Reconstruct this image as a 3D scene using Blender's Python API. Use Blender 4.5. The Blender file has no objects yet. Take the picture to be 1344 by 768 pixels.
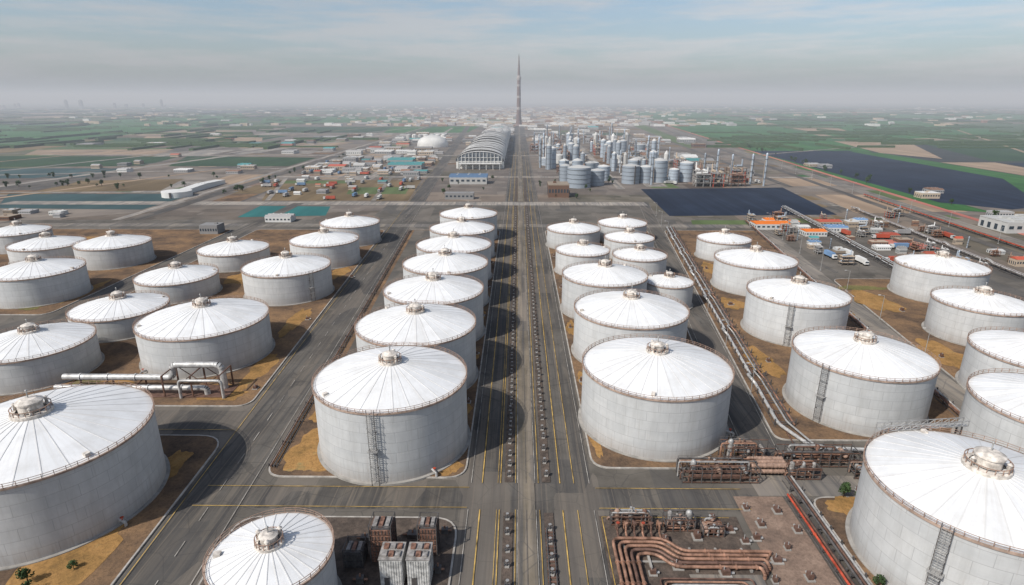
import bpy, math, random
from mathutils import Vector, Matrix
random.seed(7)
R=random.Random(11)
pi=math.pi
sc=bpy.context.scene
COL=sc.collection
sc.view_settings.view_transform='Standard'
sc.view_settings.look='None'
sc.view_settings.exposure=0

# ---------------------------------------------------------------- materials
def newmat(name):
    m=bpy.data.materials.new(name); m.use_nodes=True
    nt=m.node_tree; b=nt.nodes['Principled BSDF']
    b.inputs['Roughness'].default_value=.8
    if 'Specular IOR Level' in b.inputs: b.inputs['Specular IOR Level'].default_value=.25
    return m,nt,b
def N(nt,t,**k):
    n=nt.nodes.new(t)
    for a,v in k.items(): setattr(n,a,v)
    return n
def mth(nt,op,a,b=None,c=None,clamp=False):
    n=N(nt,'ShaderNodeMath',operation=op); n.use_clamp=clamp
    for i,x in enumerate((a,b,c)):
        if x is None: continue
        if isinstance(x,(int,float)): n.inputs[i].default_value=x
        else: nt.links.new(x,n.inputs[i])
    return n.outputs[0]
def mixc(nt,f,a,b,bt='MIX'):
    n=N(nt,'ShaderNodeMix',data_type='RGBA',blend_type=bt)
    for idx,x in ((0,f),(6,a),(7,b)):
        if isinstance(x,(int,float)): n.inputs[idx].default_value=x
        elif isinstance(x,(tuple,list)): n.inputs[idx].default_value=(*x[:3],1)
        else: nt.links.new(x,n.inputs[idx])
    return n.outputs[2]
def coords(nt,kind='Object',scale=(1,1,1),rot=0):
    t=N(nt,'ShaderNodeTexCoord'); m=N(nt,'ShaderNodeMapping')
    m.inputs['Scale'].default_value=scale; m.inputs['Rotation'].default_value=(0,0,rot)
    nt.links.new(t.outputs[kind],m.inputs[0]); return m.outputs[0]
def noise(nt,vec,scale,detail=4,rough=.6):
    n=N(nt,'ShaderNodeTexNoise'); n.inputs['Scale'].default_value=scale
    n.inputs['Detail'].default_value=detail; n.inputs['Roughness'].default_value=rough
    nt.links.new(vec,n.inputs['Vector']); return n.outputs['Fac']
def ramp(nt,f,stops,interp='LINEAR'):
    n=N(nt,'ShaderNodeValToRGB'); cr=n.color_ramp; cr.interpolation=interp
    while len(cr.elements)<len(stops): cr.elements.new(.5)
    for e,(p,c) in zip(cr.elements,stops):
        e.position=p
        e.color=(c,c,c,1) if isinstance(c,(int,float)) else (*c,1)
    nt.links.new(f,n.inputs[0]); return n.outputs[0]
def simple(name,col,rough=.8,var=.18,scale=.6,metal=0,kind='Object',objrand=0.0):
    m,nt,b=newmat(name); v=coords(nt,kind)
    f=noise(nt,v,scale,5)
    lo=[c*(1-var*1.6) for c in col]; hi=[min(1,c*(1+var)) for c in col]
    c=ramp(nt,f,[(.3,lo),(.7,hi)])
    if objrand:
        oi=N(nt,'ShaderNodeObjectInfo')
        k=mth(nt,'MULTIPLY_ADD',oi.outputs['Random'],objrand*2,1-objrand)
        hs=N(nt,'ShaderNodeHueSaturation'); nt.links.new(k,hs.inputs['Value']); nt.links.new(c,hs.inputs['Color']); c=hs.outputs[0]
    nt.links.new(c,b.inputs['Base Color']); b.inputs['Roughness'].default_value=rough; b.inputs['Metallic'].default_value=metal
    return m

def mat_wall():
    m,nt,b=newmat('tank wall concrete')
    uv=coords(nt,'UV')
    br=N(nt,'ShaderNodeTexBrick'); nt.links.new(uv,br.inputs['Vector'])
    br.inputs['Scale'].default_value=1; br.inputs['Brick Width'].default_value=6.2; br.inputs['Row Height'].default_value=3.1
    br.inputs['Mortar Size'].default_value=.07; br.inputs['Mortar Smooth'].default_value=.6; br.inputs['Bias'].default_value=0
    br.inputs['Color1'].default_value=(.57,.57,.555,1); br.inputs['Color2'].default_value=(.515,.52,.51,1); br.inputs['Mortar'].default_value=(.35,.35,.345,1)
    c=br.outputs['Color']
    s1=noise(nt,coords(nt,'UV',(.35,.05,1)),1,6,.7)
    c=mixc(nt,mth(nt,'MULTIPLY',ramp(nt,s1,[(.46,0),(.72,1)]),.4),c,(.31,.30,.275))
    s2=noise(nt,coords(nt,'UV',(1.6,.07,1)),1,4,.7)
    sep=N(nt,'ShaderNodeSeparateXYZ'); nt.links.new(coords(nt,'UV'),sep.inputs[0])
    low=mth(nt,'SUBTRACT',1,mth(nt,'DIVIDE',sep.outputs[1],5),clamp=True)
    c=mixc(nt,mth(nt,'MULTIPLY',mth(nt,'MULTIPLY',low,s2),1.1,clamp=True),c,(.21,.16,.12))
    c=mixc(nt,mth(nt,'MULTIPLY',ramp(nt,s2,[(.57,0),(.72,1)]),.3),c,(.28,.22,.17))
    n3=noise(nt,coords(nt,'Object'),.16,7,.7)
    c=mixc(nt,mth(nt,'MULTIPLY',ramp(nt,n3,[(.4,0),(.62,1)]),.42),c,(.40,.405,.40))
    bd=noise(nt,coords(nt,'UV',(.01,.33,1)),1,3,.6)
    c=mixc(nt,mth(nt,'MULTIPLY',ramp(nt,bd,[(.5,0),(.6,1)]),.25),c,(.42,.43,.43))
    oi=N(nt,'ShaderNodeObjectInfo'); hs=N(nt,'ShaderNodeHueSaturation')
    nt.links.new(mth(nt,'MULTIPLY_ADD',oi.outputs['Random'],.16,.93),hs.inputs['Value']); nt.links.new(c,hs.inputs['Color'])
    nt.links.new(hs.outputs[0],b.inputs['Base Color']); b.inputs['Roughness'].default_value=.8
    bp=N(nt,'ShaderNodeBump'); bp.inputs['Strength'].default_value=.3; bp.inputs['Distance'].default_value=.06
    nt.links.new(br.outputs['Fac'],bp.inputs['Height']); bp.invert=True
    nt.links.new(bp.outputs[0],b.inputs['Normal'])
    return m
def mat_roof():
    m,nt,b=newmat('white tank roof paint')
    sep=N(nt,'ShaderNodeSeparateXYZ'); nt.links.new(coords(nt,'UV'),sep.inputs[0])
    fl=mth(nt,'FLOOR',sep.outputs[0])
    wn=N(nt,'ShaderNodeTexWhiteNoise',noise_dimensions='1D'); nt.links.new(fl,wn.inputs['W'])
    c=mixc(nt,wn.outputs['Value'],(.80,.795,.78),(.71,.71,.70))
    d=noise(nt,coords(nt,'Object'),.12,7,.7)
    c=mixc(nt,mth(nt,'MULTIPLY',ramp(nt,d,[(.44,0),(.72,1)]),.55),c,(.52,.505,.475))
    st=noise(nt,coords(nt,'UV',(3.4,1.2,1)),1,5,.7)
    c=mixc(nt,mth(nt,'MULTIPLY',ramp(nt,st,[(.48,0),(.76,1)]),.42),c,(.48,.44,.39))
    fr=mth(nt,'FRACT',sep.outputs[0]); dd=mth(nt,'MULTIPLY',mth(nt,'MINIMUM',fr,mth(nt,'SUBTRACT',1,fr)),sep.outputs[1])
    sm=mth(nt,'SUBTRACT',1,mth(nt,'DIVIDE',dd,.05),clamp=True)
    c=mixc(nt,mth(nt,'MULTIPLY',sm,.4),c,(.5,.48,.45))
    edge=mth(nt,'MULTIPLY',mth(nt,'SUBTRACT',sep.outputs[1],.94,clamp=True),12,clamp=True)
    c=mixc(nt,mth(nt,'MULTIPLY',edge,.5),c,(.5,.43,.36))
    nt.links.new(c,b.inputs['Base Color']); b.inputs['Roughness'].default_value=.6
    return m
def mat_asphalt(name,base=.075,warm=.04,streak=True):
    m,nt,b=newmat(name); v=coords(nt)
    a=noise(nt,v,.035,6,.65); f=noise(nt,v,.8,5,.7)
    lo=(base*.55,base*.53*(1-warm/3),base*.53*(1-warm)); hi=(base*1.5,base*1.44*(1-warm*.3),base*1.36*(1-warm*.7))
    c=ramp(nt,a,[(.34,lo),(.66,hi)])
    if streak:
        s=noise(nt,coords(nt,scale=(.5,.010,1)),1,5,.6)
        c=mixc(nt,mth(nt,'MULTIPLY',ramp(nt,s,[(.45,0),(.62,1)]),.75),c,(base*.36,base*.36,base*.38))
        s=noise(nt,coords(nt,scale=(.4,.02,1),rot=0.02),1,4,.6)
        c=mixc(nt,mth(nt,'MULTIPLY',ramp(nt,s,[(.5,0),(.66,1)]),.5),c,(base*2.1,base*1.75,base*1.35))
        s=noise(nt,coords(nt,scale=(1.6,.008,1)),1,3,.6)
        c=mixc(nt,mth(nt,'MULTIPLY',ramp(nt,s,[(.56,0),(.63,1)]),.4),c,(base*2.1,base*1.7,base*1.3))
    vo=N(nt,'ShaderNodeTexVoronoi',feature='DISTANCE_TO_EDGE'); vo.inputs['Scale'].default_value=.11
    nt.links.new(v,vo.inputs['Vector'])
    cr=mth(nt,'LESS_THAN',vo.outputs['Distance'],.012)
    c=mixc(nt,mth(nt,'MULTIPLY',cr,.4),c,(base*.3,base*.3,base*.3))
    pv=N(nt,'ShaderNodeTexVoronoi',distance='CHEBYCHEV'); pv.inputs['Scale'].default_value=1; nt.links.new(coords(nt,scale=(.09,.035,1)),pv.inputs['Vector'])
    ps=N(nt,'ShaderNodeSeparateColor'); nt.links.new(pv.outputs['Color'],ps.inputs[0])
    c=mixc(nt,mth(nt,'MULTIPLY',mth(nt,'GREATER_THAN',ps.outputs[0],.78),.4),c,(base*.5,base*.5,base*.52))
    c=mixc(nt,mth(nt,'MULTIPLY',mth(nt,'LESS_THAN',ps.outputs[1],.16),.4),c,(base*1.9,base*1.6,base*1.3))
    c=mixc(nt,mth(nt,'MULTIPLY',f,.4),c,(base*1.25,base*1.13,base*1.0))
    nt.links.new(c,b.inputs['Base Color']); b.inputs['Roughness'].default_value=.85
    return m
def mat_dirt(name,cols,scale=.07):
    m,nt,b=newmat(name); v=coords(nt)
    a=noise(nt,v,scale,8,.7)
    n=len(cols); c=ramp(nt,a,[(.3+.4*i/(n-1),cols[i]) for i in range(n)])
    f=noise(nt,v,1.3,4,.75)
    c=mixc(nt,mth(nt,'MULTIPLY',ramp(nt,f,[(.45,0),(.7,1)]),.5),c,[x*.5 for x in cols[0]])
    nt.links.new(c,b.inputs['Base Color']); b.inputs['Roughness'].default_value=.95
    bp=N(nt,'ShaderNodeBump'); bp.inputs['Strength'].default_value=.5; bp.inputs['Distance'].default_value=.3
    nt.links.new(f,bp.inputs['Height']); nt.links.new(bp.outputs[0],b.inputs['Normal'])
    return m
def mat_field(name,c1,c2,rows=.02,rot=0):
    m,nt,b=newmat(name); v=coords(nt)
    a=noise(nt,v,.012,7,.65)
    c=ramp(nt,a,[(.35,c1),(.65,c2)])
    w=noise(nt,coords(nt,scale=(rows*4,rows*.05,1),rot=rot),1,3,.5)
    c=mixc(nt,mth(nt,'MULTIPLY',ramp(nt,w,[(.4,0),(.6,1)]),.45),c,[x*.6 for x in c1])
    nt.links.new(c,b.inputs['Base Color']); b.inputs['Roughness'].default_value=.95
    return m
def mat_ground():
    m,nt,b=newmat('ground')
    g=N(nt,'ShaderNodeNewGeometry'); P=g.outputs['Position']
    def mp(scale,rot=0):
        q=N(nt,'ShaderNodeMapping'); q.inputs['Scale'].default_value=scale; q.inputs['Rotation'].default_value=(0,0,rot)
        nt.links.new(P,q.inputs[0]); return q.outputs[0]
    def vor(vec,r=1):
        o=N(nt,'ShaderNodeTexVoronoi',distance='CHEBYCHEV'); o.inputs['Scale'].default_value=1; o.inputs['Randomness'].default_value=r
        nt.links.new(vec,o.inputs['Vector']); s=N(nt,'ShaderNodeSeparateColor'); nt.links.new(o.outputs['Color'],s.inputs[0]); return s.outputs
    f1=vor(mp((1/420,1/330,0),.12),.85)
    G=(.045,.10,.035);G2=(.065,.12,.045);T=(.32,.24,.17);D=(.024,.032,.042);B=(.14,.10,.07);Y=(.11,.11,.06)
    fields=ramp(nt,f1[0],[(0,G),(.14,D),(.25,G2),(.38,B),(.5,T),(.56,G),(.68,Y),(.78,D),(.88,B),(.96,T)],'CONSTANT')
    u1=vor(mp((1/150,1/95,0),.04),.9)
    urb=ramp(nt,u1[0],[(0,(.15,.13,.115)),(.2,(.21,.175,.14)),(.35,(.1,.085,.07)),(.5,(.26,.2,.15)),(.6,(.14,.125,.115)),(.75,(.09,.09,.055)),(.85,(.18,.155,.135)),(.95,(.3,.26,.22))],'CONSTANT')
    u2=vor(mp((1/26,1/18,0),.0),.9)
    urb=mixc(nt,.42,urb,ramp(nt,u2[0],[(0,(.07,.06,.055)),(.25,(.2,.17,.14)),(.5,(.11,.1,.09)),(.7,(.30,.26,.22)),(.8,(.09,.07,.055))],'CONSTANT'))
    nn=noise(nt,P,.02,8,.7)
    urb=mixc(nt,.4,urb,ramp(nt,nn,[(.35,(.07,.06,.05)),(.65,(.25,.2,.16))]))
    fields=mixc(nt,.25,fields,ramp(nt,nn,[(.35,(.04,.05,.03)),(.65,(.17,.15,.11))]))
    sp=N(nt,'ShaderNodeSeparateXYZ'); nt.links.new(P,sp.inputs[0])
    xx=mth(nt,'ADD',sp.outputs[0],150); ax=mth(nt,'ABSOLUTE',xx)
    big=noise(nt,P,.0015,4,.6)
    lim=mth(nt,'MULTIPLY_ADD',big,650,290)
    lim=mth(nt,'ADD',lim,mth(nt,'MULTIPLY',sp.outputs[1],.05))
    k=mth(nt,'DIVIDE',mth(nt,'SUBTRACT',ax,lim),40,clamp=True)
    c=mixc(nt,k,urb,fields)
    nt.links.new(c,b.inputs['Base Color']); b.inputs['Roughness'].default_value=.95
    return m

M=dict(
 wall=mat_wall(), roof=mat_roof(),
 rim=simple('rusty rim steel',(.38,.28,.22),.7,.3,.5),
 steel=simple('galvanised steel',(.42,.41,.39),.5,.2,.8,.3),
 dsteel=simple('dark steel',(.13,.12,.115),.6,.25,.8,.3),
 capm=simple('cap cream paint',(.64,.58,.51),.6,.35,.7),
 capb=simple('cap brown rust',(.33,.22,.165),.7,.3,.9),
 conc=simple('concrete',(.33,.31,.28),.9,.2,.3),
 kerb=simple('kerb concrete',(.40,.37,.33),.9,.25,.4),
 pad=mat_asphalt('asphalt yard',.115,.26,False),
 road=mat_asphalt('asphalt road',.098,.17),
 road2=mat_asphalt('worn asphalt',.17,.24),
 pale=mat_asphalt('pale worn asphalt',.25,.2),
 tanstrip=mat_asphalt('brown median paving',.165,.5),
 dstrip=mat_dirt('dark gravel',[(.05,.04,.034),(.10,.078,.063),(.16,.12,.095)],.3),
 yellow=simple('worn yellow paint',(.50,.33,.10),.7,.45,.25),
 white=simple('worn white paint',(.38,.35,.31),.7,.45,.25),
 dirt=mat_dirt('brown dirt',[(.055,.04,.03),(.13,.085,.055),(.22,.135,.075),(.30,.18,.09)],.055),
 grass=mat_dirt('dry orange grass',[(.13,.08,.035),(.28,.16,.055),(.38,.21,.075),(.26,.21,.09)],.09),
 ggrass=mat_dirt('thin green grass',[(.09,.075,.03),(.13,.12,.045),(.18,.16,.06),(.24,.17,.08)],.09),
 tile=mat_dirt('rose plaza paving',[(.13,.095,.075),(.23,.16,.12),(.31,.22,.165)],.16),
 green=mat_field('green crops',(.03,.10,.03),(.06,.17,.045)),
 dgreen=mat_field('dark green crops',(.022,.055,.026),(.04,.085,.035)),
 tan=mat_field('bare tan field',(.29,.21,.145),(.40,.29,.2)),
 brown=mat_field('brown fallow field',(.14,.10,.055),(.23,.165,.09)),
 olive=mat_field('olive field',(.085,.12,.045),(.13,.17,.07)),
 black=mat_field('dark panel field',(.010,.017,.034),(.024,.036,.062),.05),
 teal=mat_field('teal water',(.03,.13,.13),(.04,.18,.17),.01),
 slate=mat_field('slate water',(.04,.08,.085),(.065,.105,.105),.01),
 redlot=mat_field('red paved lot',(.40,.13,.10),(.5,.2,.15)),
 pipe=simple('grey white pipe',(.50,.49,.47),.45,.25,.6,.2),
 ppipe=simple('copper brown pipe',(.33,.185,.125),.5,.4,.5,.15),
 pdark=simple('dark brown pipe',(.17,.10,.075),.55,.3,.7,.2),
 red=simple('red pipe paint',(.42,.075,.04),.55,.3,.6),
 rustbox=simple('rusty brown panels',(.22,.12,.085),.7,.5,1.3),
 whitebox=simple('weathered white panels',(.55,.54,.51),.7,.35,.9),
 greybox=simple('weathered grey metal',(.3,.28,.26),.7,.4,.9),
 hallroof=simple('hall roof metal',(.60,.58,.54),.5,.15,.03),
 glass=simple('dark glazing',(.05,.065,.08),.2,.2,.2),
 fglass=simple('grey facade glazing',(.16,.18,.2),.3,.3,.2),
 tyre=simple('black rubber',(.02,.02,.02),.9,.1,1),
 bwhite=simple('white cladding',(.58,.57,.54),.6,.12,.05,objrand=.25),
 bgrey=simple('grey cladding',(.34,.33,.32),.7,.15,.05,objrand=.3),
 btan=simple('tan cladding',(.40,.32,.24),.7,.15,.05,objrand=.3),
 bteal=simple('teal roof',(.08,.27,.27),.6,.15,.05,objrand=.3),
 borange=simple('orange roof',(.74,.19,.03),.6,.2,.15,objrand=.15),
 bred=simple('red roof',(.45,.10,.06),.6,.15,.05,objrand=.2),
 bblue=simple('blue roof',(.14,.23,.36),.6,.15,.05,objrand=.3),
 bbrown=simple('brown cladding',(.22,.13,.09),.7,.15,.05,objrand=.3),
 silo=simple('silo steel',(.38,.43,.48),.5,.15,.1,.1,objrand=.25),
 leaf=simple('foliage',(.05,.085,.03),.8,.4,.9,objrand=.25),
 bark=simple('bark',(.09,.06,.04),.9,.2,1),
 tower=simple('tower brown concrete',(.17,.115,.10),.8,.1,.05),
 towerl=simple('tower pale band',(.36,.32,.3),.8,.1,.05),
)
# ---------------------------------------------------------------- mesh helper
class MB:
    def __init__(s,*mats): s.v=[];s.f=[];s.m=[];s.sm=[];s.uv=[];s.mats=list(mats)
    def add(s,vs,fs,m=0,smooth=False,uv=None):
        o=len(s.v); s.v+=[tuple(x) for x in vs]
        for i,f in enumerate(fs):
            s.f.append([o+j for j in f]); s.m.append(m); s.sm.append(smooth)
            s.uv.append(uv[i] if uv else [(0,0)]*len(f))
    def box(s,cx,cy,z0,sx,sy,sz,m=0,rot=0):
        c,sn=math.cos(rot),math.sin(rot); vs=[]
        for z in (z0,z0+sz):
            for a,b in ((-1,-1),(1,-1),(1,1),(-1,1)):
                x=a*sx/2;y=b*sy/2; vs.append((cx+x*c-y*sn,cy+x*sn+y*c,z))
        s.add(vs,[(3,2,1,0),(4,5,6,7),(0,1,5,4),(1,2,6,5),(2,3,7,6),(3,0,4,7)],m)
    def cyl(s,p0,p1,r,seg=10,m=0,r1=None,caps=True):
        p0=Vector(p0);p1=Vector(p1); r1=r if r1 is None else r1
        d=(p1-p0).normalized(); a=Vector((0,0,1)) if abs(d.z)<.9 else Vector((1,0,0))
        x=d.cross(a).normalized(); y=d.cross(x)
        vs=[]
        for p,rr in ((p0,r),(p1,r1)):
            for i in range(seg):
                t=2*pi*i/seg; vs.append(p+x*rr*math.cos(t)+y*rr*math.sin(t))
        s.add(vs,[(i,(i+1)%seg,seg+(i+1)%seg,seg+i) for i in range(seg)],m,True)
        if caps: s.add(vs[:seg],[tuple(range(seg))],m); s.add(vs[seg:],[tuple(range(seg-1,-1,-1))],m)
    def rev(s,prof,seg=32,m=0,cx=0,cy=0,smooth=True,uvs=None):
        vs=[];n=len(prof)
        for r,z in prof:
            for i in range(seg):
                t=2*pi*i/seg; vs.append((cx+r*math.cos(t),cy+r*math.sin(t),z))
        fs=[];uv=[]
        for k in range(n-1):
            for i in range(seg):
                j=(i+1)%seg
                fs.append((k*seg+i,k*seg+j,(k+1)*seg+j,(k+1)*seg+i))
                if uvs: uv.append(uvs(i,i+1,prof[k],prof[k+1],seg))
        s.add(vs,fs,m,smooth,uv if uvs else None)
    def tube(s,pts,r,seg=10,m=0,bend=1.6):
        P=[Vector(p) for p in pts]; out=[P[0]]
        for i in range(1,len(P)-1):
            a=(P[i-1]-P[i]);b=(P[i+1]-P[i]); rr=min(r*bend*1.6,a.length*.45,b.length*.45)
            A=P[i]+a.normalized()*rr;B=P[i]+b.normalized()*rr
            for k in range(5):
                t=k/4; out.append(A*(1-t)**2+P[i]*2*t*(1-t)+B*t*t)
        out.append(P[-1])
        for k,(a,b) in enumerate(zip(out[:-1],out[1:])):
            if (a-b).length>1e-4: s.cyl(a,b,r,seg,m,caps=(k==0 or k==len(out)-2))
    def ball(s,p,r,m=0,seg=8,rings=5):
        vs=[];fs=[]
        for k in range(rings+1):
            ph=pi*k/rings
            for i in range(seg):
                t=2*pi*i/seg; vs.append((p[0]+r*math.sin(ph)*math.cos(t),p[1]+r*math.sin(ph)*math.sin(t),p[2]+r*math.cos(ph)))
        for k in range(rings):
            for i in range(seg):
                j=(i+1)%seg; fs.append((k*seg+i,(k+1)*seg+i,(k+1)*seg+j,k*seg+j))
        s.add(vs,fs,m,True)
    def mesh(s,name):
        me=bpy.data.meshes.new(name); me.from_pydata(s.v,[],s.f)
        for mt in s.mats: me.materials.append(mt)
        me.polygons.foreach_set('material_index',s.m); me.polygons.foreach_set('use_smooth',s.sm)
        ul=me.uv_layers.new(name='UVMap'); flat=[]
        for u in s.uv:
            for a in u: flat+=list(a)
        ul.data.foreach_set('uv',flat); me.update(); return me
def obj(name,me,parent=None,loc=(0,0,0),rot=0,**kw):
    o=bpy.data.objects.new(name,me); COL.objects.link(o); o.location=loc; o.rotation_euler=(0,0,rot)
    if parent: o.parent=parent
    for k,v in kw.items(): o[k]=v
    return o
def thing(name,label,cat,loc=(0,0,0),rot=0,group=None,me=None,scale=None):
    o=obj(name,me,None,loc,rot,label=label,category=cat)
    if group: o['group']=group
    if scale: o.scale=scale
    return o
# ---------------------------------------------------------------- sheets
def sheet(name,poly,z,mat,kind='structure'):
    mb=MB(mat); mb.add([(x,y,z) for x,y in poly],[tuple(range(len(poly)))])
    me=mb.mesh(name)
    if me.polygons[0].normal.z<0: me.flip_normals()
    return obj(name,me,kind=kind)
RZ=[.090]
def nz():
    RZ[0]+=.004; return RZ[0]
def strip(name,p0,p1,w,z,mat):
    a=Vector((*p0,0));b=Vector((*p1,0)); d=(b-a).normalized(); n=Vector((-d.y,d.x,0))*w/2
    return sheet(name,[(a+n)[:2],(a-n)[:2],(b-n)[:2],(b+n)[:2]],z,mat)
def rounded(poly,r,seg=6):
    out=[];n=len(poly)
    for i in range(n):
        p=Vector(poly[i]);a=Vector(poly[i-1]);b=Vector(poly[(i+1)%n])
        da=(a-p).normalized();db=(b-p).normalized()
        rr=min(r,(a-p).length*.45,(b-p).length*.45)
        A=p+da*rr;B=p+db*rr
        for k in range(seg+1):
            t=k/seg; out.append(tuple(A*(1-t)**2+p*2*t*(1-t)+B*t*t))
    return out
def island(poly,mat,r=5,h=.28):
    o=rounded(poly,r); n=len(o)
    cx=sum(p[0] for p in o)/n; cy=sum(p[1] for p in o)/n
    inn=[]
    for i in range(n):
        p=Vector(o[i]);a=Vector(o[i-1]);b=Vector(o[(i+1)%n]); t=(b-a)
        t=t.normalized() if t.length>1e-6 else Vector((1,0)); nn=Vector((t.y,-t.x))
        if nn.dot(Vector((cx,cy))-p)<0: nn=-nn
        inn.append(tuple(p+nn*.45))
    mb=MB(M['kerb'])
    vs=[(x,y,0) for x,y in o]+[(x,y,.16+h) for x,y in o]+[(x,y,.16+h) for x,y in inn]+[(x,y,.1) for x,y in inn]
    fs=[]
    for i in range(n):
        j=(i+1)%n
        fs+=[(i,j,n+j,n+i),(n+i,n+j,2*n+j,2*n+i),(2*n+i,2*n+j,3*n+j,3*n+i)]
    mb.add(vs,fs); obj('kerb',mb.mesh('kerb'),kind='structure')
    sheet('ground',inn,.13+h,mat)

mb=MB(mat_ground()); S=26000
mb.add([(-S,-2000,0),(S,-2000,0),(S,34000,0),(-S,34000,0)],[(0,1,2,3)]); obj('ground',mb.mesh('ground'),kind='structure')
# small working plots of the industrial district
PR=random.Random(5); pz=.006
def plots(n,x0,x1,y0,y1,s0,s1,mats):
    global pz
    for _ in range(n):
        x=PR.uniform(x0,x1);y=PR.uniform(y0,y1);w=PR.uniform(s0,s1);l=w*PR.uniform(.3,2.6); pz+=.00022; a=PR.uniform(-.04,.04)
        strip('pavement' if PR.random()<.6 else 'field',(x,y-l/2),(x+a*l,y+l/2),w,pz,M[PR.choice(mats)])
UM=['road2','pale','road','dirt','brown','tan','tile','pale','road','olive','dstrip','brown']
plots(70,-330,-110,620,1150,14,42,UM)
plots(50,-700,-350,600,1500,22,70,UM)
plots(40,150,330,700,1200,14,40,UM)
plots(36,150,330,480,640,8,24,UM)
plots(55,-420,420,1150,2300,24,80,UM)
plots(26,380,620,430,1200,14,40,['tan','brown','olive','green','road2'])
plots(30,-1300,-600,900,2400,50,140,['tan','brown','olive','dgreen','road2','pale'])
sheet('pavement',[(-440,20),(300,20),(300,480),(140,520),(110,600),(-130,600),(-130,505),(-440,500)],.07,M['pad'])
FZ=.0710
def fld(poly,mat,name='field'):
    global FZ
    FZ+=.0004; sheet(name,poly,FZ,M[mat])
flds=[
 ([(-254,573),(-184,570),(-174,523),(-250,514)],'teal','pond'),
 ([(-316,765),(-126,768),(-114,604),(-266,604)],'brown','field'),
 ([(-300,760),(-215,762),(-205,735),(-300,733)],'olive','field'),
 ([(-200,700),(-130,704),(-125,650),(-190,648)],'olive','field'),
 ([(-564,757),(-440,774),(-411,672),(-538,659)],'brown','field'),
 ([(-565,645),(-358,650),(-358,551),(-503,557)],'slate','pond'),
 ([(-609,1097),(-361,1071),(-361,930),(-549,929)],'dgreen','field'),
 ([(-2057,2376),(-2129,4679),(-1242,2795),(-1107,1264)],'green','field'),
 ([(-1050,1700),(-700,1650),(-640,1500),(-950,1500)],'tan','field'),
 ([(-1000,1240),(-720,1250),(-690,1130),(-930,1120)],'tan','field'),
 ([(-620,1440),(-400,1470),(-420,1300),(-600,1280)],'tan','field'),
 ([(-850,2300),(-450,2300),(-440,1900),(-800,1900)],'dgreen','field'),
 ([(-1500,3600),(-500,3600),(-480,2700),(-1150,2700)],'green','field'),
 ([(-480,2300),(-150,2350),(-160,1900),(-420,1880)],'green','field'),
 ([(143,690),(314,705),(290,532),(136,524)],'black','field'),
 ([(610,2600),(1150,3100),(816,1532),(701,1197),(470,1240)],'green','field'),
 ([(402,560),(440,545),(500,1240),(462,1240)],'green','field'),
 ([(473,1225),(670,1230),(665,800),(560,600),(470,560),(428,600),(445,800)],'black','field'),
 ([(664,1210),(705,1180),(690,800),(640,640),(545,560),(505,560),(640,790)],'green','field'),
 ([(787,1520),(930,1440),(745,1060),(705,1180)],'tan','field'),
 ([(700,1000),(790,1000),(760,840),(695,800)],'tan','field'),
 ([(950,1440),(1500,1500),(1250,1050),(800,1020)],'dgreen','field'),
 ([(1150,2900),(1900,3000),(1500,1800),(850,1540)],'green','field'),
 ([(1000,2300),(1180,2300),(1050,1900),(930,1900)],'tan','field'),
 ([(1500,4500),(3500,4500),(3300,3200),(1500,3200)],'green','field'),
 ([(800,5200),(1400,5200),(1300,3400),(750,3300)],'green','field'),
 ([(800,990),(1300,1000),(1000,640),(700,640),(770,840)],'black','field'),
 ([(455,550),(560,550),(640,640),(900,600),(700,380),(420,400)],'brown','field'),
 ([(430,540),(520,535),(560,480),(420,470)],'tan','field'),
 ([(150,505),(230,505),(232,487),(146,487)],'olive','field'),
 ([(-1100,1100),(-620,1090),(-590,930),(-1000,900)],'dgreen','field'),
 ([(-900,890),(-600,900),(-585,790),(-800,760)],'slate','field'),
 ([(60,1900),(330,1900),(330,1750),(60,1750)],'dgreen','field'),
 ([(326,650),(386,650),(378,540),(312,540)],'tan','field'),
 ([(330,790),(392,790),(390,720),(325,715)],'tan','field'),
 ([(-340,3400),(-20,3400),(-20,2600),(-340,2600)],'olive','field'),
 ([(30,3300),(420,3300),(420,2650),(30,2650)],'brown','field'),
 ([(470,2600),(520,2600),(400,1300),(360,1300)],'olive','field'),
]
for p,m_,n_ in flds: fld(p,m_,n_)
def road(p0,p1,w,mat='road'):
    z=nz(); strip('road',p0,p1,w,z,M[mat]); return z
LZ=[.31]
def line(p0,p1,w,mat):
    LZ[0]+=.0005; strip('road_marking',p0,p1,w,LZ[0],M[mat])
av=lambda y:-73-.052*y
rr=lambda y:54+.122*y
er=lambda y:127+.15*y
road((3.5,30),(3.5,2380),34)
road((av(30),30),(av(2400),2400),17)
road((rr(90),90),(rr(600),600),11)
road((er(60),60),(er(520),520),11,'road2')
road((-230,130),(64,130),9.5)
road((64,136),(102,136),9,'road2')
road((-430,168),(-86,168),13)
road((-440,480),(240,480),12,'road2')
road((-520,588),(128,588),20,'pale')
road((-330,800),(400,800),12,'pale')
road((-217,175),(-222,590),11)
road((-334,500),(-334,2600),14)
road((-350,500),(-350,2600),8,'pale')
road((325+.097*330,330),(325+.097*3200,3200),16,'road2')
road((350+.097*330,330),(350+.097*3200,3200),7,'redlot')
road((300+.097*330,330),(300+.097*3200,3200),9)
road((-783+.225*500,500),(-783+.225*1800,1800),14,'pale')
road((-815+.225*500,500),(-815+.225*1800,1800),8)
road((-900,1120),(400,1110),12,'pale')
road((-1200,1850),(500,1830),12,'pale')
road((120,690),(150,1900),10,'pale')
road((325,710),(400,1900),9)
road((-200,790),(-240,2200),9,'pale')
road((-2500,1400),(-400,1440),11,'road2')
road((-2500,2450),(3000,2600),16,'road2')
road((690,640),(1500,2100),8,'tan')
road((-840,560),(-360,2300),10,'pale')
road((-1200,700),(-350,900),9,'pale')
road((-590,520),(-440,900),8,'tan')
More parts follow.
